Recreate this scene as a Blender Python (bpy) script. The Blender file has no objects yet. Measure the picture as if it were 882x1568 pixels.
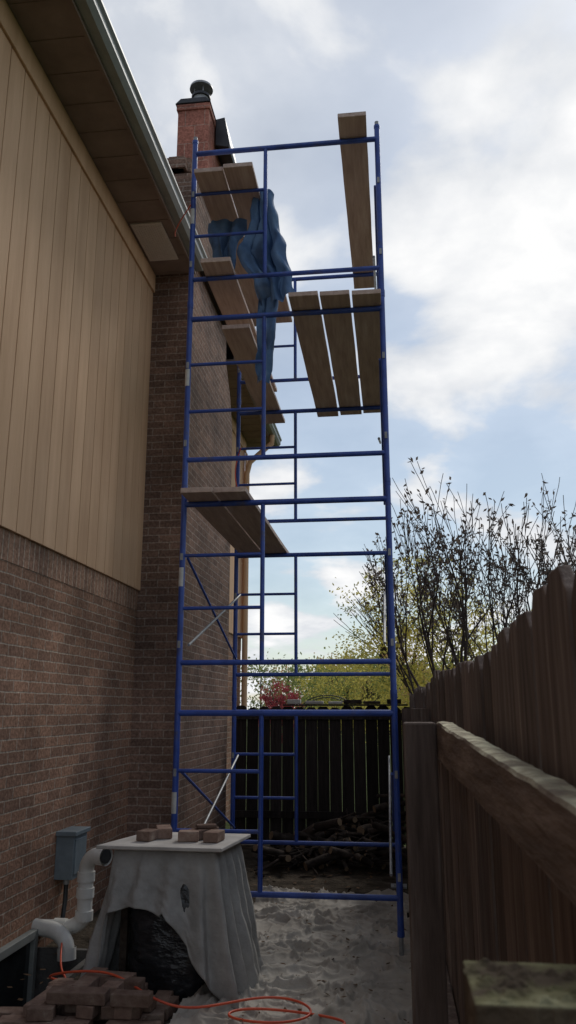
import bpy, math, random
from mathutils import Vector, Matrix, noise
random.seed(7)
scene = bpy.context.scene
R = random.random
def U(a,b): return a+(b-a)*random.random()

# ------------------------------------------------------------------ materials
def new_mat(name):
    m=bpy.data.materials.new(name); m.use_nodes=True
    nt=m.node_tree; b=nt.nodes['Principled BSDF']
    return m,nt,b
def N(nt,t,**k):
    n=nt.nodes.new(t)
    for a,v in k.items(): setattr(n,a,v)
    return n
def L(nt,a,b): nt.links.new(a,b)
def ramp(nt,fac,stops):
    r=N(nt,'ShaderNodeValToRGB'); e=r.color_ramp.elements
    while len(e)<len(stops): e.new(0.5)
    for i,(p,c) in enumerate(stops):
        e[i].position=p; e[i].color=(c[0],c[1],c[2],1)
    L(nt,fac,r.inputs[0]); return r.outputs[0]
def noisy(name,c1,c2,scale=5,rough=.8,bump=.2,stretch=(1,1,1),metal=0,detail=8,bscale=None,c3=None,bdist=.01,island=0,top=None):
    m,nt,b=new_mat(name)
    tc=N(nt,'ShaderNodeTexCoord'); mp=N(nt,'ShaderNodeMapping'); mp.inputs['Scale'].default_value=stretch
    L(nt,tc.outputs['Object'],mp.inputs[0])
    n=N(nt,'ShaderNodeTexNoise'); n.inputs['Scale'].default_value=scale; n.inputs['Detail'].default_value=detail; n.inputs['Roughness'].default_value=.62
    L(nt,mp.outputs[0],n.inputs[0])
    st=[(.32,c1),(.68,c2)]
    if c3: st=[(.3,c1),(.55,c2),(.72,c3)]
    col=ramp(nt,n.outputs[0],st)
    g=N(nt,'ShaderNodeNewGeometry')
    if island:
        mr=N(nt,'ShaderNodeMapRange')
        L(nt,g.outputs['Random Per Island'],mr.inputs[0]); mr.inputs[3].default_value=1-island; mr.inputs[4].default_value=1+island
        hs=N(nt,'ShaderNodeHueSaturation'); L(nt,mr.outputs[0],hs.inputs['Value']); L(nt,col,hs.inputs['Color']); col=hs.outputs[0]
    if top:   # lichen on upward faces; the rail's paler tones also paint in its lit top
        sn=N(nt,'ShaderNodeSeparateXYZ'); L(nt,g.outputs['Normal'],sn.inputs[0])
        n4=N(nt,'ShaderNodeTexNoise'); n4.inputs['Scale'].default_value=22; n4.inputs['Detail'].default_value=7; L(nt,tc.outputs['Object'],n4.inputs[0])
        tcol=ramp(nt,n4.outputs[0],[(.36,top[0]),(.52,top[1]),(.66,top[2])])
        a=N(nt,'ShaderNodeMapRange'); L(nt,sn.outputs[2],a.inputs[0]); a.inputs[1].default_value=.3; a.inputs[2].default_value=.8
        mx=N(nt,'ShaderNodeMix',data_type='RGBA'); L(nt,a.outputs[0],mx.inputs[0]); L(nt,col,mx.inputs[6]); L(nt,tcol,mx.inputs[7]); col=mx.outputs[2]
    L(nt,col,b.inputs['Base Color'])
    b.inputs['Roughness'].default_value=rough; b.inputs['Metallic'].default_value=metal
    if rough>=.74: b.inputs['Specular IOR Level'].default_value=.1
    if bump:
        n2=N(nt,'ShaderNodeTexNoise'); n2.inputs['Scale'].default_value=bscale or scale*4; n2.inputs['Detail'].default_value=6
        L(nt,mp.outputs[0],n2.inputs[0])
        bp=N(nt,'ShaderNodeBump'); bp.inputs['Strength'].default_value=bump; bp.inputs['Distance'].default_value=bdist
        L(nt,n2.outputs[0],bp.inputs['Height']); L(nt,bp.outputs[0],b.inputs['Normal'])
    return m
def brickmat(name,ca,cb,mortar,swap=False,bw=.215,rh=.072,ms=.0055):
    m,nt,b=new_mat(name)
    tc=N(nt,'ShaderNodeTexCoord'); sp=N(nt,'ShaderNodeSeparateXYZ'); L(nt,tc.outputs['Object'],sp.inputs[0])
    g=N(nt,'ShaderNodeNewGeometry'); sn=N(nt,'ShaderNodeSeparateXYZ'); L(nt,g.outputs['True Normal'],sn.inputs[0])
    ab=N(nt,'ShaderNodeMath',operation='ABSOLUTE'); L(nt,sn.outputs[1],ab.inputs[0])
    gt=N(nt,'ShaderNodeMath',operation='GREATER_THAN'); L(nt,ab.outputs[0],gt.inputs[0]); gt.inputs[1].default_value=.5
    mx=N(nt,'ShaderNodeMix'); L(nt,gt.outputs[0],mx.inputs[0]); L(nt,sp.outputs[1],mx.inputs[2]); L(nt,sp.outputs[0],mx.inputs[3])
    cx=N(nt,'ShaderNodeCombineXYZ')
    if swap: L(nt,sp.outputs[2],cx.inputs[0]); L(nt,mx.outputs[0],cx.inputs[1])
    else: L(nt,mx.outputs[0],cx.inputs[0]); L(nt,sp.outputs[2],cx.inputs[1])
    nn=N(nt,'ShaderNodeTexNoise'); nn.inputs['Scale'].default_value=9; L(nt,tc.outputs['Object'],nn.inputs[0])
    sc=N(nt,'ShaderNodeVectorMath',operation='SCALE'); L(nt,nn.outputs['Color'],sc.inputs[0]); sc.inputs['Scale'].default_value=.013
    ad=N(nt,'ShaderNodeVectorMath',operation='ADD'); L(nt,cx.outputs[0],ad.inputs[0]); L(nt,sc.outputs[0],ad.inputs[1])
    br=N(nt,'ShaderNodeTexBrick'); L(nt,ad.outputs[0],br.inputs['Vector'])
    br.inputs['Scale'].default_value=1; br.inputs['Brick Width'].default_value=bw; br.inputs['Row Height'].default_value=rh
    br.inputs['Mortar Size'].default_value=ms; br.inputs['Mortar Smooth'].default_value=.35; br.inputs['Bias'].default_value=-.1
    if swap: br.offset=0
    br.inputs['Color1'].default_value=(*ca,1); br.inputs['Color2'].default_value=(*cb,1); br.inputs['Mortar'].default_value=(*mortar,1)
    n=N(nt,'ShaderNodeTexNoise'); n.inputs['Scale'].default_value=1.3; n.inputs['Detail'].default_value=9; L(nt,tc.outputs['Object'],n.inputs[0])
    v=ramp(nt,n.outputs[0],[(.3,(.58,.58,.58)),(.7,(1.3,1.25,1.2))])
    n3=N(nt,'ShaderNodeTexNoise'); n3.inputs['Scale'].default_value=45; n3.inputs['Detail'].default_value=5; L(nt,tc.outputs['Object'],n3.inputs[0])
    v3=ramp(nt,n3.outputs[0],[(.3,(.65,.65,.65)),(.7,(1.3,1.3,1.3))])
    mu=N(nt,'ShaderNodeMix',data_type='RGBA',blend_type='MULTIPLY'); mu.inputs[0].default_value=1
    L(nt,br.outputs['Color'],mu.inputs[6]); L(nt,v,mu.inputs[7])
    mu2=N(nt,'ShaderNodeMix',data_type='RGBA',blend_type='MULTIPLY'); mu2.inputs[0].default_value=1
    L(nt,mu.outputs[2],mu2.inputs[6]); L(nt,v3,mu2.inputs[7])
    L(nt,mu2.outputs[2],b.inputs['Base Color']); b.inputs['Roughness'].default_value=.95; b.inputs['Specular IOR Level'].default_value=.05
    h=N(nt,'ShaderNodeMath',operation='MULTIPLY_ADD'); L(nt,br.outputs['Fac'],h.inputs[0]); h.inputs[1].default_value=-1; L(nt,n3.outputs[0],h.inputs[2])
    bp=N(nt,'ShaderNodeBump'); bp.inputs['Strength'].default_value=.55; bp.inputs['Distance'].default_value=.010
    L(nt,h.outputs[0],bp.inputs['Height']); L(nt,bp.outputs[0],b.inputs['Normal'])
    return m

M={}
M['brick']=brickmat('house_brick',(.33,.195,.135),(.21,.13,.096),(.38,.315,.255))
M['brick_ch']=brickmat('chimney_brick',(.23,.148,.115),(.14,.094,.077),(.30,.245,.21),ms=.0065)
M['brick_s']=brickmat('soldier_brick',(.38,.235,.165),(.25,.155,.115),(.44,.37,.30),swap=True,bw=.61,rh=.076,ms=.0065)
M['redstack']=brickmat('red_flue_brick',(.45,.19,.145),(.33,.145,.115),(.43,.28,.23),bw=.23,rh=.24,ms=.006)
M['siding']=noisy('tan_siding',(.54,.34,.205),(.66,.435,.275),2.2,.75,.25,stretch=(3,3,.35),bscale=30,island=.05)
M['groove']=noisy('siding_groove',(.10,.065,.04),(.14,.09,.055),3,.9,0)
M['soffit']=noisy('brown_soffit',(.20,.15,.125),(.27,.21,.175),4,.75,.1)
M['gutter']=noisy('grey_gutter',(.19,.20,.185),(.28,.30,.275),3,.5,.05)
M['vent']=noisy('soffit_vent',(.58,.52,.46),(.66,.60,.54),30,.75,.3)
M['shingle']=noisy('shingles',(.05,.045,.04),(.10,.085,.075),25,.95,.5)
M['dkmetal']=noisy('dark_flashing',(.03,.03,.035),(.06,.06,.065),6,.5,.1,metal=.4)
M['galv']=noisy('galvanised',(.20,.205,.21),(.36,.365,.37),14,.5,.1,metal=.3)
M['blue']=noisy('blue_paint',(.016,.042,.20),(.028,.074,.34),7,.45,.15,bscale=60,c3=(.06,.065,.12))
M['white']=noisy('pale_sticker',(.42,.42,.41),(.60,.60,.58),20,.6,.05)
M['plank']=noisy('weathered_plank',(.42,.31,.265),(.56,.43,.37),3,.85,.35,stretch=(9,.8,9),bscale=14,c3=(.64,.54,.48),island=.12)
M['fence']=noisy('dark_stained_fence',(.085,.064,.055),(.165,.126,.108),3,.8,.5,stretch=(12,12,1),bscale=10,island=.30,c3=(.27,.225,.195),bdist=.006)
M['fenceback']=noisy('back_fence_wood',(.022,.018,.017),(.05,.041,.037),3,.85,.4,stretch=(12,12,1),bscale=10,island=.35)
M['rail']=noisy('mossy_rail',(.105,.08,.068),(.19,.145,.12),4,.85,.6,stretch=(6,1,6),bscale=9,c3=(.28,.225,.19),top=((.24,.20,.155),(.42,.385,.28),(.66,.64,.47)))  # top stops: moss, plus light on the upper face painted in as paler colour
M['box']=noisy('grey_box',(.12,.15,.17),(.17,.205,.225),12,.5,.08)
M['pvc']=noisy('pvc',(.58,.56,.51),(.76,.75,.71),7,.4,.04)
M['canvas']=noisy('drop_cloth',(.25,.245,.232),(.36,.352,.335),5,.95,.5,bscale=26,c3=(.43,.42,.40),bdist=.012)
M['floorcloth']=noisy('floor_cloth',(.25,.223,.19),(.43,.395,.345),2.6,.95,.5,bscale=26,c3=(.53,.49,.435),bdist=.012,detail=10)
M['bag']=noisy('black_plastic',(.012,.014,.017),(.035,.038,.043),5,.17,.9,bscale=7,bdist=.045,stretch=(1,1,1.8))
M['ply']=noisy('grey_board',(.40,.37,.34),(.56,.53,.49),5,.85,.2)
M['loosebrick']=noisy('loose_brick',(.15,.095,.075),(.24,.165,.13),12,.95,.6,island=.3,c3=(.33,.26,.21))
M['bark']=noisy('log_bark',(.025,.019,.016),(.072,.056,.045),14,.95,.8,island=.5)
M['cut']=noisy('log_cut',(.18,.13,.08),(.28,.20,.13),14,.95,.3,island=.3)
M['twig']=noisy('tree_bark',(.055,.042,.042),(.10,.08,.075),10,.9,.3)
M['orange']=noisy('orange_cord',(.58,.07,.03),(.72,.11,.04),10,.45,0)
M['black']=noisy('black_cable',(.012,.012,.012),(.03,.03,.03),10,.5,0)
M['glass']=noisy('dark_glass',(.01,.012,.013),(.02,.024,.026),3,.08,0)
M['winframe']=noisy('window_frame',(.16,.165,.155),(.24,.25,.23),8,.6,.05)
M['moss']=noisy('mossy_end',(.07,.052,.038),(.13,.10,.07),16,.95,.9,c3=(.22,.19,.14),top=((.07,.055,.04),(.14,.135,.075),(.30,.30,.19)))
M['wellm']=noisy('window_well',(.08,.075,.07),(.14,.13,.12),9,.9,.5)
M['deadleaf']=noisy('dead_leaf',(.06,.035,.02),(.15,.09,.05),9,.9,0,island=.4)
def leafmat(name,a,b_,k=.45,c3=None,scale=1.5,isl=.35):
    m=noisy(name,a,b_,scale,.75,0,island=isl,c3=c3)
    nt=m.node_tree; b=nt.nodes['Principled BSDF']; out=nt.nodes['Material Output']
    tr=N(nt,'ShaderNodeBsdfTranslucent'); tr.inputs[0].default_value=(*[min(1,x*1.3) for x in b_],1)
    mx=N(nt,'ShaderNodeMixShader'); mx.inputs[0].default_value=k
    L(nt,b.outputs[0],mx.inputs[1]); L(nt,tr.outputs[0],mx.inputs[2]); L(nt,mx.outputs[0],out.inputs[0]); return m
M['leafY']=leafmat('yellowgreen_leaf',(.36,.31,.06),(.56,.48,.12))
M['leafG']=leafmat('green_leaf',(.13,.18,.05),(.24,.27,.09))
M['leafR']=leafmat('red_leaf',(.24,.04,.05),(.38,.08,.09))
M['leafO']=leafmat('orange_leaf',(.38,.22,.09),(.50,.33,.15))
M['leafD']=leafmat('dark_conifer',(.02,.035,.025),(.04,.06,.04))
M['bud']=leafmat('bud',(.08,.06,.055),(.15,.12,.10))
M['tarp']=leafmat('blue_tarp',(.07,.12,.23),(.11,.19,.33),k=.15,c3=(.20,.29,.43),scale=5,isl=0)

# ------------------------------------------------------------------ mesh builder
class MB:
    def __init__(s): s.v=[];s.f=[];s.m=[];s.mats=[];s.sm=[]
    def mi(s,mat):
        if mat not in s.mats: s.mats.append(mat)
        return s.mats.index(mat)
    def add(s,vs,fs,mat,smooth=False):
        o=len(s.v); s.v+= [tuple(x) for x in vs]; k=s.mi(mat)
        for f in fs: s.f.append(tuple(o+i for i in f)); s.m.append(k); s.sm.append(smooth)
    def box(s,a,b,mat,mtx=None):
        x0,y0,z0=a;x1,y1,z1=b
        vs=[Vector(p) for p in [(x0,y0,z0),(x1,y0,z0),(x1,y1,z0),(x0,y1,z0),(x0,y0,z1),(x1,y0,z1),(x1,y1,z1),(x0,y1,z1)]]
        if mtx: vs=[mtx@p for p in vs]
        s.add(vs,[(0,3,2,1),(4,5,6,7),(0,1,5,4),(1,2,6,5),(2,3,7,6),(3,0,4,7)],mat)
    def cyl(s,p0,p1,r0,r1=None,mat='blue',seg=12,caps=True,capmat=None):
        r1=r0 if r1 is None else r1
        p0=Vector(p0);p1=Vector(p1);d=(p1-p0)
        if d.length<1e-6: return
        d.normalize(); u=d.orthogonal().normalized(); w=d.cross(u)
        vs=[]
        for p,r in((p0,r0),(p1,r1)):
            for i in range(seg):
                a=2*math.pi*i/seg; vs.append(p+(u*math.cos(a)+w*math.sin(a))*r)
        s.add(vs,[(i,(i+1)%seg,seg+(i+1)%seg,seg+i) for i in range(seg)],mat,True)
        if caps:
            s.add(vs[:seg],[tuple(reversed(range(seg)))],capmat or mat); s.add(vs[seg:],[tuple(range(seg))],capmat or mat)
    def path(s,pts,r,mat,seg=10):
        pts=[Vector(p) for p in pts]
        u=None; vs=[]
        for i,p in enumerate(pts):
            d=(pts[min(i+1,len(pts)-1)]-pts[max(i-1,0)]).normalized()
            if u is None: u=d.orthogonal().normalized()
            u=(u-d*u.dot(d)).normalized(); w=d.cross(u)
            for k in range(seg):
                a=2*math.pi*k/seg; vs.append(p+(u*math.cos(a)+w*math.sin(a))*r)
        fs=[]
        for i in range(len(pts)-1):
            for k in range(seg): fs.append((i*seg+k,i*seg+(k+1)%seg,(i+1)*seg+(k+1)%seg,(i+1)*seg+k))
        s.add(vs,fs,mat,True)
    def prism(s,poly,axis,d0,d1,mat,mtx=None):
        n=len(poly); vs=[]
        for d in(d0,d1):
            for a,b in poly:
                p = (d,a,b) if axis=='x' else ((a,d,b) if axis=='y' else (a,b,d))
                vs.append(Vector(p))
        if mtx: vs=[mtx@p for p in vs]
        s.add(vs,[tuple(range(n)),tuple(reversed(range(n,2*n)))]+[(i,n+i,n+(i+1)%n,(i+1)%n) for i in range(n)],mat)
    def leaf(s,c,size,mat,flat=False):
        a=Vector((R()-.5,R()-.5,(R()-.5)*(.25 if flat else 1))).normalized(); b=a.orthogonal().normalized() if not flat else a.cross(Vector((0,0,1))).normalized(); c=Vector(c)
        w=size*.45
        s.add([c-a*size*.5,c+b*w*.6,c+a*size*.5,c-b*w*.6],[(0,1,2,3)],mat)
    def obj(s,name,parent=None,bevel=0,recalc=True):
        me=bpy.data.meshes.new(name); me.from_pydata(s.v,[],s.f)
        for k in s.mats: me.materials.append(M[k])
        me.polygons.foreach_set('material_index',s.m); me.polygons.foreach_set('use_smooth',s.sm); me.update()
        if recalc:
            import bmesh
            bm=bmesh.new(); bm.from_mesh(me); bmesh.ops.recalc_face_normals(bm,faces=bm.faces); bm.to_mesh(me); bm.free()
        o=bpy.data.objects.new(name,me); scene.collection.objects.link(o)
        if parent: o.parent=parent
        if bevel:
            b=o.modifiers.new('bevel','BEVEL'); b.width=bevel; b.segments=2; b.limit_method='ANGLE'
        return o
def empty(name):
    o=bpy.data.objects.new(name,None); scene.collection.objects.link(o); return o

# ------------------------------------------------------------------ ground
def groundmat():
    m,nt,b=new_mat('ground_soil_grass')
    tc=N(nt,'ShaderNodeTexCoord'); n=N(nt,'ShaderNodeTexNoise'); n.inputs['Scale'].default_value=6; n.inputs['Detail'].default_value=10
    L(nt,tc.outputs['Object'],n.inputs[0])
    soil=ramp(nt,n.outputs[0],[(.3,(.03,.024,.018)),(.6,(.075,.06,.045)),(.75,(.13,.11,.085))])
    grass=ramp(nt,n.outputs[0],[(.3,(.04,.055,.02)),(.7,(.10,.12,.045))])
    sp=N(nt,'ShaderNodeSeparateXYZ'); L(nt,tc.outputs['Object'],sp.inputs[0])
    a=N(nt,'ShaderNodeMath',operation='GREATER_THAN'); L(nt,sp.outputs[0],a.inputs[0]); a.inputs[1].default_value=.24
    c=N(nt,'ShaderNodeMath',operation='GREATER_THAN'); L(nt,sp.outputs[1],c.inputs[0]); c.inputs[1].default_value=10.1
    d=N(nt,'ShaderNodeMath',operation='MAXIMUM'); L(nt,a.outputs[0],d.inputs[0]); L(nt,c.outputs[0],d.inputs[1])
    mx=N(nt,'ShaderNodeMix',data_type='RGBA'); L(nt,d.outputs[0],mx.inputs[0]); L(nt,soil,mx.inputs[6]); L(nt,grass,mx.inputs[7])
    L(nt,mx.outputs[2],b.inputs['Base Color']); b.inputs['Roughness'].default_value=1; b.inputs['Specular IOR Level'].default_value=.05
    bp=N(nt,'ShaderNodeBump'); bp.inputs['Strength'].default_value=.8; bp.inputs['Distance'].default_value=.04
    n2=N(nt,'ShaderNodeTexNoise'); n2.inputs['Scale'].default_value=25; n2.inputs['Detail'].default_value=8; L(nt,tc.outputs['Object'],n2.inputs[0])
    L(nt,n2.outputs[0],bp.inputs['Height']); L(nt,bp.outputs[0],b.inputs['Normal'])
    return m
M['ground']=groundmat()
g=MB(); xs=[-400,-2.352,-1.95,400]; ys=[-400,4.2,5.55,400]
for i in range(3):
    for j in range(3):
        if i==1 and j==1: continue
        g.add([(xs[i],ys[j],0),(xs[i+1],ys[j],0),(xs[i+1],ys[j+1],0),(xs[i],ys[j+1],0)],[(0,1,2,3)],'ground')
g.obj('ground')

# ------------------------------------------------------------------ house
H=empty('brick_house')
WX=-2.35; CY0,CY1=7.36,9.55; CX=-1.90; YE=12.8; YS=-5.0
h=MB()
h.box((-9,YS,-.8),(WX,YE,2.44),'brick'); h.obj('brick_wall',H)
h=MB(); h.box((-8.9,YS+.003,2.44),(WX+.005,YE-.003,2.655),'brick_s'); h.obj('soldier_course',H)
h=MB(); h.box((-8.95,YS+.02,2.655),(WX+.006,YE-.01,5.90),'groove'); h.obj('siding_backing',H)
h=MB(); y=YS
while y<YE-.05:
    y1=min(y+.203,YE)
    if not (y>CY0 and y1<CY1): h.box((WX+.008,y+.005,2.63),(WX+.030,y1-.005,5.90),'siding')
    y+=.203
h.obj('siding_boards',H,bevel=.003)
h=MB()
h.box((WX+.031,YS,5.72),(WX+.052,CY0-.004,5.915),'siding'); h.box((WX+.031,CY1+.004,5.72),(WX+.052,YE,5.915),'siding')
h.obj('frieze_board',H,bevel=.004)
h=MB()
for a,b in((YS-.3,CY0-.006),(CY1+.006,YE+.35)):
    h.box((WX-.1,a,5.918),(-1.90,b,5.945),'soffit')
    h.box((-1.899,a,5.90),(-1.875,b,6.09),'soffit')
    y=a+.3
    while y<b:
        h.box((WX-.05,y,5.912),(-1.902,y+.012,5.9175),'soffit'); y+=.3
h.obj('soffit',H)
h=MB()
for a,b in((YS-.3,CY0-.01),(CY1+.01,YE+.35)):
    h.prism([(-1.872,5.93),(-1.80,5.93),(-1.765,5.965),(-1.765,6.015),(-1.745,6.035),(-1.745,6.055),(-1.872,6.055)],'y',a,b,'gutter')
h.obj('gutter',H)
h=MB(); h.box((-2.27,6.42,5.898),(-1.98,7.05,5.911),'vent')
for i in range(12): h.box((-2.25+i*.0225,6.45,5.892),(-2.24+i*.0225,7.02,5.8975),'vent')
h.obj('soffit_vent',H)
h=MB()
h.prism([(-1.84,6.06),(-5.7,8.0),(-9.6,6.06),(-9.6,6.14),(-5.7,8.10),(-1.84,6.14)],'y',YS-.3,YE+.35,'shingle')
h.prism([(-2.4,5.95),(-9,5.95),(-5.7,7.9)],'y',YS+.1,YE-.05,'siding')
h.obj('roof',H)
h=MB(); h.path([(-1.83,12.55,5.93),(-1.83,12.55,5.8),(-2.2,12.6,5.5),(-2.25,12.6,5.3),(-2.25,12.6,.2)],.045,'siding',8)
h.box((WX+.053,YE-.12,0),(WX+.075,YE+.0,5.7),'siding')
h.obj('downspout',H)
h=MB()
wy0,wy1,wz0,wz1=4.35,5.42,-.36,.12
h.box((WX,wy0,wz0),(WX+.02,wy1,wz1),'glass')
for a,b in(((WX,wy0-.05,wz1),(WX+.05,wy1+.05,wz1+.05)),((WX,wy0-.05,wz0-.05),(WX+.05,wy1+.05,wz0)),((WX,wy0-.05,wz0),(WX+.048,wy0,wz1)),((WX,wy1,wz0),(WX+.048,wy1+.05,wz1)),((WX+.001,4.86,wz0),(WX+.04,4.90,wz1))):
    h.box(a,b,'winframe')
h.obj('basement_window',H,bevel=.004)
h=MB()
h.box((WX,4.16,-.6),(-1.91,4.2,.03),'wellm');h.box((WX,5.55,-.6),(-1.91,5.59,.03),'wellm');h.box((-1.95,4.2,-.6),(-1.91,5.55,.03),'wellm');h.box((WX,4.2,-.64),(-1.95,5.55,-.6),'wellm')
h.obj('window_well',H)
# chimney
h=MB()
h.box((WX-.3,CY0,-.4),(CX,CY1,5.0),'brick_ch')
h.prism([(CY0+.001,5.0),(CY1,5.0),(CY1-.15,5.35),(CY1-.45,5.7),(CY1-.5,6.85),(CY0+.001,6.85)],'x',WX-.02,CX-.002,'brick_ch')
st=[(-2.40,CY0+.01,9.02,6.85,6.93),(-2.37,CY0+.03,9.0,6.93,7.01),(-2.43,CY0+.06,8.98,7.01,7.09),(-2.34,CY0+.11,8.95,7.09,7.17),(-2.31,CY0+.18,8.93,7.17,7.25),(-2.25,CY0+.30,8.90,7.25,7.34),(-2.30,CY0+.42,8.87,7.34,7.42)]
for x,a,b,z0,z1 in st: h.box((x,a,z0),(CX-.004,b,z1),'brick_ch')
for i in range(9):
    x=U(-2.35,-2.08); y=U(7.48,7.75); h.box((x,y,7.30),(x+.17,y+.09,7.42+U(0,.06)),'brick_ch')
h.obj('chimney_body',H,bevel=.004)
h=MB()
h.box((-2.285,7.90,7.42),(-1.915,8.72,8.38),'redstack')
h.box((-2.30,7.88,8.36),(-1.90,8.74,8.44),'redstack')
h.obj('chimney_stack',H,bevel=.010)
h=MB()
h.prism([(-1.899,8.46),(-1.899,8.10),(-1.735,8.06),(-1.72,8.10),(-1.79,8.48)],'y',8.2,8.76,'dkmetal')
h.prism([(-2.315,8.445),(-1.89,8.445),(-1.95,8.51),(-2.25,8.51)],'y',7.87,8.76,'dkmetal')
h.obj('chimney_flashing',H,bevel=.006)
h=MB()
c=(-2.05,8.05); dz=-.20
h.cyl((c[0],c[1],8.68+dz),(c[0],c[1],8.83+dz),.095,.095,'galv',20); h.cyl((c[0],c[1],8.83+dz),(c[0],c[1],8.86+dz),.115,.115,'dkmetal',20)
for i in range(4):
    a=i*math.pi/2+.5; h.cyl((c[0]+.08*math.cos(a),c[1]+.08*math.sin(a),8.85+dz),(c[0]+.08*math.cos(a),c[1]+.08*math.sin(a),8.96+dz),.007,None,'galv',6)
h.cyl((c[0],c[1],8.96+dz),(c[0],c[1],8.99+dz),.14,.135,'galv',24); h.cyl((c[0],c[1],8.99+dz),(c[0],c[1],9.03+dz),.125,.03,'galv',24)
h.obj('chimney_cowl',H)

# ------------------------------------------------------------------ scaffold
S=empty('scaffold')
XL,XR=-1.505,.017; XI=XL+.60; FY,RY=5.76,7.89
T=[1.519+1.52*k for k in range(4)]
for nm,Y in(('front',FY),('rear',RY)):
    for k,t in enumerate(T):
        s=MB(); zb=t+.115-1.52; bb=t-1.17
        for x in(XL,XR):
            s.cyl((x,Y,zb+.004),(x,Y,t+.105),.0215,None,'blue',14)
            s.cyl((x,Y,t+.10),(x,Y,t+.125),.0245,None,'blue',14)
            s.cyl((x,Y,zb+.006),(x,Y,zb+.04),.0245,None,'blue',14)
            if k==3: s.cyl((x,Y,t+.12),(x,Y,t+.16),.017,None,'galv',10)
        s.cyl((XL,Y,t),(XR,Y,t),.0215,None,'blue',12); s.cyl((XL,Y,bb),(XR,Y,bb),.019,None,'blue',12)
        s.cyl((XI,Y,bb),(XI,Y,t),.0165,None,'blue',12)
        for q in(1,2): zz=t+(bb-t)*q/3; s.cyl((XL,Y,zz),(XI,Y,zz),.0135,None,'blue',10)
        for x,sg in((XL,1),(XR,-1)):
            for dz in(.40,1.04):
                s.cyl((x,Y-.022 if Y==RY else Y+.022,t-dz),(x,(Y-.055) if Y==RY else (Y+.055),t-dz),.007,None,'galv',8)
                s.box((x-.010,Y-.028,t-dz-.025),(x+.010,Y-.0205,t-dz+.025),'galv')
        s.obj(f'{nm}_frame_{k+1}',S)
s=MB()
for x in(XL,XR):
    for k,t in enumerate(T):
        if x==XL and k>=2: continue
        a,b=t-.40,t-1.04
        o=.028 if x<-1 else -.028
        s.cyl((x+o,FY+.05,a),(x+o,RY-.05,b),.0105,None,'blue',8)
        s.cyl((x+o*1.9,FY+.05,b),(x+o*1.9,RY-.05,a),.0105,None,'galv',8)
s.obj('cross_braces',S)
s=MB()
for x in(XL,XR):
    for Y in(FY,RY):
        s.cyl((x,Y,.012),(x,Y,.14),.016,None,'galv',10); s.box((x-.07,Y-.07,.0),(x+.07,Y+.07,.012),'galv')
s.obj('base_plates',S)
s=MB()
for k,t in enumerate(T):
    z=t-.62+(.05*((k*7)%3-1)); vs=[];n=6
    for zz in(z,z+.14):
        for i in range(n+1):
            a=-math.pi*.95+ i*math.pi*.7/n; vs.append((XL+.0228*math.cos(a),FY+.0228*math.sin(a),zz))
    s.add(vs,[(i,i+1,n+2+i,n+1+i) for i in range(n)],'white',True)
s.obj('labels',S)

def plank(x0,x1,y0,y1,z,th=.038,skew=0,sag=.006):
    p=MB(); n=10; vs=[];fs=[]
    j=[U(-.004,.004) for _ in range(4)]
    for i in range(n+1):
        q=i/n; y=y0+(y1-y0)*q; dz=-sag*4*q*(1-q)+U(-.001,.001); dx=skew*q
        e=U(-.002,.002)
        vs+=[(x0+dx+j[0]+e,y,z+dz),(x1+dx+j[1]+e,y,z+dz),(x1+dx+j[1]+e,y,z+th+dz),(x0+dx+j[0]+e,y,z+th+dz)]
    for i in range(n):
        a=i*4
        for k in range(4): fs.append((a+k,a+(k+1)%4,a+4+(k+1)%4,a+4+k))
    fs+=[(0,3,2,1),(n*4,n*4+1,n*4+2,n*4+3)]
    p.add(vs,fs,'plank')
    p.obj('wooden_plank',bevel=.004)
zt=T[3]+.022
plank(-.292,-.062,5.50,8.22,zt,skew=.01)
z2=T[2]+.022
for i,(a,b) in enumerate(((-.690,-.462),(-.448,-.222),(-.208,.012))): plank(a,b,5.53+.015*i,8.16-.03*i,z2,skew=.006*(i-1))
zr=T[3]-.39+.014
plank(-1.44,-1.205,5.50,8.2,zr); plank(-1.195,-.965,5.47,8.15,zr)
plank(-1.385,-1.15,5.55,8.25,T[3]-1.17+.02)
plank(-1.30,-1.07,6.0,8.3,T[2]+.022)
zm=T[1]+.022
plank(-1.465,-1.235,5.50,8.08,zm); plank(-1.225,-.99,5.52,8.12,zm)

# blue tarp
def tarp_sheet(mb,rows,nc=34,freq=5,seed=0,shift=0.3):
    rr=[]; M_=50
    for i in range(M_+1):
        q=i/M_*(len(rows)-1); k=min(int(q),len(rows)-2); f=q-k; f=f*f*(3-2*f)
        rr.append([rows[k][j]*(1-f)+rows[k+1][j]*f for j in range(5)])
    vs=[]
    for i,(z,xl,xr,ym,am) in enumerate(rr):
        for c in range(nc+1):
            q=c/nc; x=xl+(xr-xl)*q
            ph=q*freq*2*math.pi+ i*.05*shift+seed+1.5*noise.noise(Vector((q*2,z*2.5,seed)))
            y=ym+am*(math.sin(ph)+.4*math.sin(ph*2.3+1.1+i*.06))+.06*noise.noise(Vector((x*7,z*6,seed)))+.03*noise.noise(Vector((x*16,z*14,seed)))
            x+=.02*math.cos(ph)*(am/.05)+.05*noise.noise(Vector((q*3,z*5,seed+3)))
            zz=z+.08*noise.noise(Vector((q*4,seed,z)))*(i/M_)*1.5
            vs.append((x,y,zz))
    W=nc+1
    mb.add(vs,[(i*W+c,i*W+c+1,(i+1)*W+c+1,(i+1)*W+c) for i in range(M_) for c in range(nc)],'tarp',True)
tp=MB()
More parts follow.
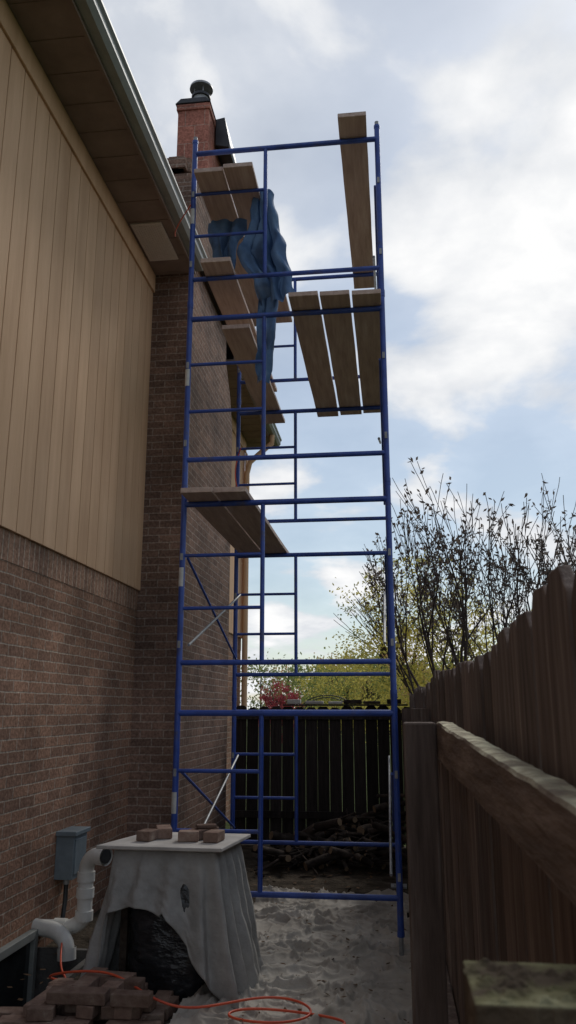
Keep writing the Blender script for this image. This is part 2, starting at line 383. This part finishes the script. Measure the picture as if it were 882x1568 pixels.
tarp_sheet(tp,[(5.80,-1.04,-.90,5.95,.02),(5.76,-1.02,-.86,5.90,.03),(5.5,-1.06,-.84,5.92,.05),(5.22,-1.18,-.78,5.92,.06),(4.98,-1.0,-.72,5.93,.06),(4.80,-.96,-.69,5.95,.05)],freq=2.8,seed=1)
tarp_sheet(tp,[(5.4,-1.0,-.88,6.02,.03),(5.0,-.98,-.82,6.03,.04),(4.75,-.99,-.86,6.03,.04),(4.4,-1.0,-.89,6.03,.04),(4.12,-1.01,-.91,6.02,.03)],freq=1.4,seed=4)
tarp_sheet(tp,[(5.66,-1.47,-1.12,6.1,.03),(5.52,-1.46,-1.16,6.1,.04),(5.36,-1.40,-1.19,6.1,.04),(5.20,-1.30,-1.23,6.1,.02)],freq=1.8,seed=8)
tp.obj('blue_tarp',recalc=False)

# ------------------------------------------------------------------ fences
FX=.215
def picket(mb,axis,c,w,h,d0,d1,mat):
    e=.035+U(-.008,.008)
    poly=[(c-w/2,.03),(c+w/2,.03),(c+w/2,h-e),(c+w/2-e,h+U(-.004,.004)),(c-w/2+e,h),(c-w/2,h-e)]
    mb.prism(poly,axis,d0,d1,mat)
f=MB(); y=.25
while y<10.0:
    w=.138+U(-.004,.004); hh=1.70+U(-.014,.014)+(.02*math.sin(y*2))
    dx=U(-.005,.005)
    picket(f,'x',y+w/2,w,hh,FX+dx,FX+.018+dx,'fence')
    y+=w+ (U(.004,.014))
f.box((FX-.045,2.3,.35),(FX-.006,10,.44),'fence')
f.box((FX-.045,2.3,1.36),(FX-.006,10,1.45),'fence')
for y in(4.7,7.2,9.7): f.box((FX-.10,y,0),(FX-.012,y+.09,1.55),'fence')
f.obj('wooden_fence',bevel=.003)
f=MB(); f.box((.029,2.18,0),(.112,2.27,1.515),'fence'); f.obj('fence_post',bevel=.006)
f=MB(); n=90; vs=[];fs=[]; K=7
for i in range(n+1):
    q=i/n; y=2.20-q*1.75; x=.113+.052*(q*1.75/1.41); z=1.517-.057*(q*1.75/1.41)
    e=.003*noise.noise(Vector((q*10,0,0)));e2=.003*noise.noise(Vector((q*14,5,0)))+.0016*noise.noise(Vector((q*60,2,0)))
    e3=.002*noise.noise(Vector((q*30,9,3)))
    x=min(x,.17)
    vs+=[(x+e,y,z-.09+e2*.5),(x+e,y,z+e2-.006),(x+.003,y,z+e2-.001),(x+.016,y,z+e3+.001),(x+.028,y,z+e3*1.3),(x+.038,y,z+e2*1.2-.002),(x+.038,y,z-.09)]
for i in range(n):
    for k in range(K): fs.append((i*K+k,i*K+(k+1)%K,i*K+K+(k+1)%K,i*K+K+k))
fs+=[tuple(range(K)),tuple(reversed(range(n*K,n*K+K)))]
f.add(vs,fs,'rail'); f.obj('fence_rail')
f=MB()
f.box((.045,.56,0),(.134,.65,1.375),'moss')
for i in range(90):
    x=U(.05,.128);y=U(.565,.645); s_=U(.002,.007); f.add([(x-s_,y-s_,1.374),(x+s_,y-s_,1.374),(x+s_,y+s_,1.374),(x-s_,y+s_,1.374),(x,y,1.375+s_*.8)],[(0,1,4),(1,2,4),(2,3,4),(3,0,4)],'moss',True)
f.obj('fence_post',bevel=.008)
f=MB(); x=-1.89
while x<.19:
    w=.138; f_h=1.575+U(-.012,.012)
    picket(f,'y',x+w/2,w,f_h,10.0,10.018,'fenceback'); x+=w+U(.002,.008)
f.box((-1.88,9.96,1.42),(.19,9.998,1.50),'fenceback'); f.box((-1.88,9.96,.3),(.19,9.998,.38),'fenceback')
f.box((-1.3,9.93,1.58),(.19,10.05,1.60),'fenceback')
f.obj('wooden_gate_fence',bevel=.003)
f=MB(); x=-1.25
while x<.1:
    w=U(.14,.22); f.box((x,9.93,1.602),(x+w,10.04,1.602+U(.03,.06)),'ply' if R()<.5 else 'bark'); x+=w+U(.0,.12)
f.obj('coping_stones',bevel=.008)

# ------------------------------------------------------------------ utility things
f=MB()
f.box((WX,5.78,.40),(WX+.13,6.03,.70),'box'); f.box((WX-.0,5.765,.685),(WX+.15,6.045,.715),'box')
f.box((WX+.13,5.80,.43),(WX+.138,6.01,.66),'box')
f.cyl((WX+.06,5.86,.40),(WX+.06,5.86,.36),.022,None,'galv',10)
f.path([(WX+.06,5.86,.37),(WX+.06,5.86,.25),(WX+.07,5.80,.12),(WX+.12,5.72,.02),(WX+.16,5.70,-.02)],.017,'black',8)
f.obj('utility_box',bevel=.005)
f=MB(); px,py=-2.06,5.62; pr=.050
pts=[(px,py,.20),(px,py,.50)]
for i in range(1,9):
    a=i/8*math.pi/2; pts.append((px+.1*(1-math.cos(a)),py-.05*(1-math.cos(a)),.50+.1*math.sin(a)))
pts.append((px+.14,py-.07,.60))
f.path(pts,pr,'pvc',16)
f.cyl((px+.10,py-.05,.60),(px+.16,py-.08,.60),pr+.009,None,'pvc',18,caps=False)
f.cyl((px+.158,py-.079,.60),(px+.159,py-.0795,.60),pr-.004,None,'black',16)
for z in(.46,.36,.22): f.cyl((px,py,z-.03),(px,py,z+.03),pr+.009,None,'pvc',18)
pts=[(WX,py,.14),(px-.14,py,.14)]
for i in range(1,9):
    a=i/8*math.pi/2; pts.append((px-.14+.14*math.sin(a),py,.14+.09*(1-math.cos(a))))
f.path(pts,pr,'pvc',16); f.cyl((px-.20,py,.14),(px-.12,py,.14),pr+.009,None,'pvc',18)
pts=[(WX,py+.05-.16,.17),(-2.24,py-.12,.16)]
for i in range(1,9):
    a=i/8*math.pi/2; pts.append((-2.24+.14*math.sin(a),py-.12-.05*math.sin(a),.16-.11*(1-math.cos(a))))
f.path(pts,pr,'pvc',16); f.cyl((-2.10,py-.17,.07),(-2.095,py-.175,.0),pr+.009,None,'pvc',18,caps=False)
f.obj('pvc_vent_pipe')

# ------------------------------------------------------------------ covered table
TB=empty('covered_work_table')
t=MB()
t.prism([(-1.70,4.77),(-.965,4.75),(-.895,5.31),(-1.56,5.33)],'z',.770,.790,'ply'); t.obj('table_top',TB,bevel=.004)
t=MB()
for x,y in((-1.55,4.9),(-1.06,4.9),(-1.5,5.24),(-1.0,5.24)): t.box((x-.02,y-.02,0),(x+.02,y+.02,.764),'bark')
t.obj('table_legs',TB)
t=MB()
per=[(-1.53,5.26),(-1.60,4.83),(-1.02,4.81),(-.96,5.24)]
segs=[(per[0],per[1]),(per[1],per[2]),(per[2],per[3]),(per[3],per[0])]
pts=[]
for k,(a,b) in enumerate(segs):
    n=60
    for i in range(n): q=i/n; pts.append((a[0]+(b[0]-a[0])*q,a[1]+(b[1]-a[1])*q,k,q))
nP=len(pts); rows=40; vs=[]; cx,cy=-1.28,5.03
for r in range(rows+1):
    rq=r/rows
    for i,(x,y,k,q) in enumerate(pts):
        d=Vector((x-cx,y-cy,0)).normalized()
        full=.76
        if k==1:
            if q<.14: Ln=full-.45*(q/.14)**1.1
            elif q<.55: Ln=.31+.02*math.sin(q*14)
            elif q<.72: Ln=.31+.17*(q-.55)/.17
            else: Ln=.48+(full-.48)*((q-.72)/.28)**.6
        else: Ln=full+.02
        Ln=min(Ln,.775); Ln*= 1+ .02*noise.noise(Vector((i*.08,1,0)))
        z=.769-Ln*rq; z=max(z,.008+.03*abs(noise.noise(Vector((i*.2,r*.4,1)))))
        ph=i*.23+1.6*noise.noise(Vector((i*.022,rq*.8,4)))
        fold=(1-2*abs(math.sin(ph)))*.6+.35*math.sin(i*.47+rq*1.5)
        out=.002+rq**.75*(.060+.050*fold)*(Ln/.6)+ .09*rq*rq*(1 if k in(0,2) else .45)
        if k==1: out+=.03*rq
        P=Vector((i*.09,rq*3,9)); out+= rq**.5*(.020*noise.noise(P)+.007*(1-2*abs(noise.noise(P*2.2))))
        vs.append((x+d.x*out,y+d.y*out,z))
t.add(vs,[(r*nP+i,r*nP+(i+1)%nP,(r+1)*nP+(i+1)%nP,(r+1)*nP+i) for r in range(rows) for i in range(nP)],'canvas',True)
o=t.obj('canvas_drape',TB,recalc=False); so=o.modifiers.new('s','SOLIDIFY'); so.thickness=.004
t=MB(); nu,nv=110,70; vs=[]
for j in range(nv+1):
    ph=-math.pi/2+math.pi*j/nv
    for i in range(nu):
        th=2*math.pi*i/nu
        def se(v,p): return math.copysign(abs(v)**p,v)
        x=se(math.cos(ph),.35)*se(math.cos(th),.75); y=se(math.cos(ph),.35)*se(math.sin(th),.75); z=se(math.sin(ph),.55)
        n1=noise.noise(Vector((x*1.6,y*1.6,z*1.6)))
        rg=1-abs(noise.noise(Vector((x*2.0+3,y*2.0+z*1.2,z*3.0+x*1.5))))*2.2
        rg2=1-abs(noise.noise(Vector((x*4.0+8,y*4.0,z*6.0+x*2.5))))*2.2
        k=1+.04*n1+.024*rg+.012*rg2
        vs.append((-1.27+x*.255*k,5.01+y*.25*k,.31+z*.32*k))
t.add(vs,[(j*nu+i,j*nu+(i+1)%nu,(j+1)*nu+(i+1)%nu,(j+1)*nu+i) for j in range(nv) for i in range(nu)],'bag',True)
t.obj('plastic_wrapped_bundle',TB)
t=MB()
def brick_at(mb,x,y,z,rot,l=.195,w=.09,hh=.057,mat='loosebrick',tilt=0):
    mt=Matrix.Translation((x,y,z))@Matrix.Rotation(rot,4,'Z')@Matrix.Rotation(tilt,4,'X')
    mb.box((-l/2,-w/2,0),(l/2,w/2,hh),mat,mt)
brick_at(t,-1.46,4.98,.792,1.35,.12); brick_at(t,-1.40,5.12,.792,1.9)
brick_at(t,-1.21,4.98,.792,.15,.12); brick_at(t,-1.15,5.1,.792,1.1);brick_at(t,-1.06,4.99,.792,1.45,.14); brick_at(t,-1.13,5.09,.851,.3,.12,.07,.02)
t.obj('loose_bricks',TB,bevel=.006)
t=MB()
for i in range(46):
    lay=0 if i<26 else (1 if i<40 else 2)
    x=U(-1.90,-1.18); y=U(4.22,4.74)
    if lay: x=U(-1.82,-1.32); y=U(4.28,4.66)
    brick_at(t,x,y,.002+lay*.06,random.choice([.1,.2,1.6,1.5,-.2])+U(-.15,.15),tilt=U(-.06,.06),l=random.choice([.195,.195,.13,.30]))
t.obj('brick_pile',bevel=.005)

# drop cloth on the ground: creased sheet
t=MB(); x0,x1,y0,y1=-1.15,.10,3.2,7.45; nx,ny=140,470; vs=[]
def clothz(x,y):
    P=Vector((x*3.4,y*3.4,0)); w=noise.noise_vector(P*.6)*1.2
    a=1-abs(noise.noise(P+w))*2.4; b=1-abs(noise.noise(P*1.9+w*1.7+Vector((5,2,1))))*2.4; d=1-abs(noise.noise(P*3.6+w*2.4+Vector((1,7,4))))*2.4
    return max(.006,.012+.036*max(a,0)**4+.028*max(b,0)**4+.013*max(d,0)**3+.012*noise.noise(P*.5))
for j in range(ny+1):
    for i in range(nx+1):
        x=x0+(x1-x0)*i/nx; y=y0+(y1-y0)*j/ny
        ex=.06*noise.noise(Vector((0,y*2,3)))*(i/nx) ; ey=.14*noise.noise(Vector((x*2,0,7)))*(j/ny)
        vs.append((x+ex,y+ey,clothz(x,y)))
W=nx+1
t.add(vs,[(j*W+i,j*W+i+1,(j+1)*W+i+1,(j+1)*W+i) for j in range(ny) for i in range(nx)],'floorcloth',True)
t.obj('drop_cloth')
t=MB()
for _ in range(260):
    x=U(-1.1,.08); y=U(3.6,7.4); t.leaf((x,y,clothz(x,y)+.010),U(.015,.05),'deadleaf',True)
for _ in range(600):
    x=U(-2.2,.15); y=U(4.6,9.9)
    if -1.2<x<.12 and y<7.5: continue
    t.leaf((x,y,.015),U(.03,.07),'deadleaf',True)
t.obj('leaf_litter',recalc=False)

# log pile
t=MB()
for i in range(190):
    x=U(-1.25,.08); y=U(8.35,9.85); hmax=.06+.52*max(0,(x+1.2)/1.2)*max(0,1-abs(y-9.2)/1.1)
    z=.02+hmax*R()
    r=U(.018,.05) if R()<.40 else U(.006,.016); l=U(.18,.6)
    a=U(-.9,.9)+(0 if R()<.6 else 1.4); d=Vector((math.cos(a),math.sin(a),U(-.35,.45)))*l/2
    c=Vector((x,y,z+r+abs(d.z)*.5)); m_=c+Vector((U(-.03,.03),U(-.03,.03),U(0,.04)))
    t.cyl(c-d,m_,r,r*.95,'bark',9,True,'cut'); t.cyl(m_,c+d,r*.95,r*.8,'bark',9,True,'cut')
t.obj('log_pile')

def cord(name,pts,r,mat):
    cu=bpy.data.curves.new(name,'CURVE'); cu.dimensions='3D'; cu.bevel_depth=r; cu.bevel_resolution=3
    sp=cu.splines.new('NURBS'); sp.points.add(len(pts)-1); sp.use_endpoint_u=True; sp.order_u=4
    for i,p in enumerate(pts): sp.points[i].co=(*p,1)
    cu.materials.append(M[mat]); o=bpy.data.objects.new(name,cu); scene.collection.objects.link(o); return o
cord('extension_cord',[(-2.15,5.5,.16),(-2.1,5.35,.05),(-2.0,5.1,.03),(-1.85,4.9,.04),(-1.95,4.7,.12),(-1.75,4.55,.20),(-1.5,4.6,.20),(-1.3,4.45,.14),(-1.1,4.45,.07),(-.9,4.56,.075),(-.7,4.70,.08),(-.5,4.66,.075),(-.4,4.45,.075),(-.6,4.3,.075),(-.9,4.38,.075),(-.8,4.52,.08),(-.5,4.5,.075),(-.2,4.4,.075),(-.35,4.25,.075),(-.8,4.25,.075),(-1.1,4.25,.07)],.0062,'orange')
cord('red_rope',[(-1.50,5.74,5.62),(-1.62,5.9,5.60),(-1.8,6.2,5.66),(-1.86,6.5,5.80)],.005,'orange')
cord('red_rope',[(-1.5,7.87,3.72),(-1.54,7.8,3.9),(-1.52,7.9,4.05),(-1.46,7.8,4.15)],.006,'orange')

# ------------------------------------------------------------------ trees
def grow(mb,p,d,l,r,depth,bark,tips,spread=.5,up=.15,minr=.004,wob=.13,skip=0):
    n=4
    for i in range(n):
        d=(d+Vector((U(-1,1),U(-1,1),U(-.6,.8)))*wob+Vector((0,0,up*.25))).normalized()
        q=p+d*l/n; mb.cyl(p,q,max(r*(1-i*.12),minr),max(r*(1-(i+1)*.12),minr),bark,6 if r>.01 else 4,False)
        if depth<=2: tips.append((q,d))
        if depth>0 and i>=1 and R()>skip:
            ax=Vector((U(-1,1),U(-1,1),U(-.3,.6))).normalized()
            nd=(d+ax*spread).normalized()
            grow(mb,q,nd,l*U(.5,.85),r*.55,depth-1,bark,tips,spread,up,minr,wob,skip)
        p=q
    if depth>0: grow(mb,p,d,l*.7,r*.55,depth-1,bark,tips,spread,up,minr,wob,skip)
random.seed(21)
mb=MB(); tips=[]; base=Vector((1.02,9.0,0))
NB=16
for i in range(NB):
    a=i/NB*2*math.pi+.2+U(-.2,.2); s_=U(.12,.70) ; d=Vector((math.cos(a)*s_,math.sin(a)*s_,1)).normalized()
    p=base+Vector((math.cos(a)*.07,math.sin(a)*.07,0)); q=p+d*U(1.1,1.6)
    mb.cyl(p,q,.034,.024,'twig',8,False)
    grow(mb,q,d,U(.88,1.15),.020,3,'twig',tips,.60,.24,.0038,.11,.12)
for q,d in tips:
    if R()<.50:
        for _ in range(random.choice([1,1,2,3])): mb.leaf(q+Vector((U(-.03,.03),U(-.03,.03),U(-.02,.04))),U(.04,.075),'bud')
mb.obj('budding_tree',recalc=False)

def leaftree(name,base,h,rad,leafm,n,size,crown_z=.62,trunk=.06,mix=None,spread=.13,pm=.3):
    mb=MB(); b=Vector(base); tips=[]
    top=b+Vector((0,0,h*.35)); mb.cyl(b,top,trunk,trunk*.75,'twig',8,False)
    for i in range(6):
        a=U(0,6.28); d=Vector((math.cos(a)*.6,math.sin(a)*.6,1)).normalized()
        grow(mb,top,d,h*.26,trunk*.45,2,'twig',tips,.6,.1,.006)
    cc=b+Vector((0,0,h*crown_z)); k=max(8,n//45); cl=[]
    for _ in range(k):
        v=Vector((random.gauss(0,1),random.gauss(0,1),random.gauss(0,1))).normalized()*(R()**.45)
        cl.append((cc+Vector((v.x*rad,v.y*rad,v.z*h*(1-crown_z))),U(.6,1.3),R()<pm))
    for _ in range(n):
        c,q,m_=random.choice(cl); s=rad*spread*.75*q
        mb.leaf(c+Vector((random.gauss(0,s),random.gauss(0,s),random.gauss(0,s*.8))),size*U(.6,1.2),mix if (mix and m_) else leafm)
    return mb.obj(name,recalc=False)
leaftree('yellow_green_tree',(.55,15.0,0),4.3,1.6,'leafY',12000,.07,.60,.06,'leafG',.12,.15)
leaftree('yellow_green_tree',(3.3,16.0,0),3.6,1.5,'leafY',6000,.07,.60,.05,'leafG')
leaftree('red_maple_shrub',(-3.55,26,0),2.5,.75,'leafR',4500,.075,.6,.05)
leaftree('yellow_green_tree',(-1.2,30,0),3.4,2.2,'leafY',10000,.10,.6,.1,'leafG')
leaftree('orange_tree',(.9,42,0),4.9,1.5,'leafO',5000,.12,.6,.1)
mb=MB(); b=Vector((-.4,48,0)); mb.cyl(b,b+Vector((0,0,5.4)),.14,.02,'twig',8,False)
for _ in range(5200):
    q=R()**.8; z=.6+4.9*q; r=(1-q)*1.2*R()**.5; a=U(0,6.28); mb.leaf(b+Vector((math.cos(a)*r,math.sin(a)*r,z-.2*r)),.2,'leafD')
mb.obj('conifer_tree',recalc=False)
mb=MB()
for i in range(60):
    x=U(-22,34); y=U(50,75); hh=U(3.8,5.8)*(y/60); rad=U(1.6,3.2)
    m_=random.choice(['leafY','leafG','leafY','leafG','leafO'])
    for _ in range(11):
        c=Vector((x+U(-rad,rad)*.8,y+U(-1,1),U(.8,hh*.9)))
        for _ in range(90): mb.leaf(c+Vector((random.gauss(0,.6),random.gauss(0,.6),random.gauss(0,.5))),U(.18,.36),m_)
    mb.cyl((x,y,0),(x,y,hh*.7),.12,.05,'twig',6,False)
mb.obj('distant_trees',recalc=False)
mb=MB()
for rr in(.42,.36): mb.path([(-1.0+rr*math.cos(a/16*math.pi),13,1.50+rr*.60*math.sin(a/16*math.pi)) for a in range(17)],.008,'black',6)
for x in(-1.42,-1.36,-.64,-.58): mb.cyl((x,13,0),(x,13,1.50),.008,None,'black',6)
for a in range(1,16,2):
    t_=a/16*math.pi; mb.cyl((-1.0+.42*math.cos(t_),13,1.50+.252*math.sin(t_)),(-1.0+.36*math.cos(t_),13,1.50+.216*math.sin(t_)),.005,None,'black',5)
mb.obj('garden_arch')

# ------------------------------------------------------------------ world
elev=math.radians(44); az=math.radians(20)
sd=Vector((math.sin(az)*math.cos(elev),math.cos(az)*math.cos(elev),math.sin(elev)))
w=bpy.data.worlds.new('World'); scene.world=w; w.use_nodes=True; nt=w.node_tree
bg=nt.nodes['Background']; bg.inputs[1].default_value=.115
sky=N(nt,'ShaderNodeTexSky'); sky.sky_type='NISHITA'; sky.sun_disc=False; sky.sun_elevation=elev; sky.sun_rotation=az; sky.air_density=1.2; sky.dust_density=.6
tc=N(nt,'ShaderNodeTexCoord'); G=tc.outputs['Generated']
sp=N(nt,'ShaderNodeSeparateXYZ'); L(nt,G,sp.inputs[0])
def mth(op,a,b=None,c=None,clamp=False):
    n=N(nt,'ShaderNodeMath',operation=op,use_clamp=clamp)
    for i,x in enumerate((a,b,c)):
        if x is None: continue
        if isinstance(x,(int,float)): n.inputs[i].default_value=x
        else: L(nt,x,n.inputs[i])
    return n.outputs[0]
zc=mth('ADD',mth('MAXIMUM',sp.outputs[2],0),.25)
cb=N(nt,'ShaderNodeCombineXYZ'); L(nt,mth('DIVIDE',sp.outputs[0],zc),cb.inputs[0]); L(nt,mth('DIVIDE',sp.outputs[1],zc),cb.inputs[1]); cb.inputs[2].default_value=.7
n1=N(nt,'ShaderNodeTexNoise'); n1.inputs['Scale'].default_value=3.0; n1.inputs['Detail'].default_value=10; n1.inputs['Roughness'].default_value=.5; n1.inputs['Distortion'].default_value=.2
L(nt,cb.outputs[0],n1.inputs[0])
n2=N(nt,'ShaderNodeTexNoise'); n2.inputs['Scale'].default_value=5.5; n2.inputs['Detail'].default_value=8; n2.inputs['Roughness'].default_value=.55; L(nt,cb.outputs[0],n2.inputs[0])
def blob(d,lo,hi):
    dp=N(nt,'ShaderNodeVectorMath',operation='DOT_PRODUCT'); L(nt,G,dp.inputs[0]); dp.inputs[1].default_value=Vector(d).normalized()
    mr=N(nt,'ShaderNodeMapRange',interpolation_type='SMOOTHSTEP'); L(nt,dp.outputs['Value'],mr.inputs[0]); mr.inputs[1].default_value=lo; mr.inputs[2].default_value=hi
    return mr.outputs[0]
big=blob((.17,.90,.60),.978,.998)
hole=blob((.20,.94,.43),.975,.997)
hole2=blob((.03,.86,.76),.975,.998)
thick=blob((-.50,.75,.75),.86,.99)
low=mth('SUBTRACT',1.0,mth('MULTIPLY',sp.outputs[2],3.2),clamp=True)
cov=mth('ADD',n1.outputs[0],mth('MULTIPLY',big,.30))
cov=mth('ADD',cov,mth('MULTIPLY',thick,.10)); cov=mth('ADD',cov,mth('MULTIPLY',low,.14))
cov=mth('SUBTRACT',cov,mth('MULTIPLY',hole,.03)); cov=mth('SUBTRACT',cov,mth('MULTIPLY',hole2,.05))
mr=N(nt,'ShaderNodeMapRange',interpolation_type='SMOOTHSTEP'); L(nt,cov,mr.inputs[0]); mr.inputs[1].default_value=.45; mr.inputs[2].default_value=.66
veil=mth('ADD',mth('MULTIPLY',thick,.40),.42)
fac=mth('MAXIMUM',mr.outputs[0],veil)
cc=ramp(nt,mth('ADD',mth('MULTIPLY',n2.outputs[0],.30),mth('MULTIPLY',cov,.62)),[(.38,(5.0,5.3,5.8)),(.50,(6.3,6.55,6.95)),(.63,(8.7,8.7,8.7))])
mu=N(nt,'ShaderNodeMix',data_type='RGBA'); L(nt,fac,mu.inputs[0])
hs=N(nt,'ShaderNodeMix',data_type='RGBA',blend_type='MULTIPLY'); hs.inputs[0].default_value=1; L(nt,sky.outputs[0],hs.inputs[6]); hs.inputs[7].default_value=(.72,.79,.83,1)
L(nt,hs.outputs[2],mu.inputs[6]); L(nt,cc,mu.inputs[7]); L(nt,mu.outputs[2],bg.inputs[0])

ld=bpy.data.lights.new('sun','SUN'); ld.energy=1.5; ld.angle=math.radians(14); ld.color=(1,.96,.90)
lo=bpy.data.objects.new('sun',ld); scene.collection.objects.link(lo); lo.rotation_euler=sd.to_track_quat('Z','Y').to_euler()

# ------------------------------------------------------------------ camera
cd=bpy.data.cameras.new('camera'); cam=bpy.data.objects.new('camera',cd); scene.collection.objects.link(cam)
cam.location=(0,0,1.55); cam.rotation_euler=(math.radians(90+13.65),0,math.radians(7.1))
cd.sensor_fit='VERTICAL'; cd.sensor_height=24; cd.lens=24*1239/1568; cd.clip_start=.05; cd.clip_end=2000
cd.dof.use_dof=True; cd.dof.focus_distance=6.0; cd.dof.aperture_fstop=7.0
scene.camera=cam
scene.view_settings.view_transform='Standard'; scene.view_settings.look='None'; scene.view_settings.exposure=0
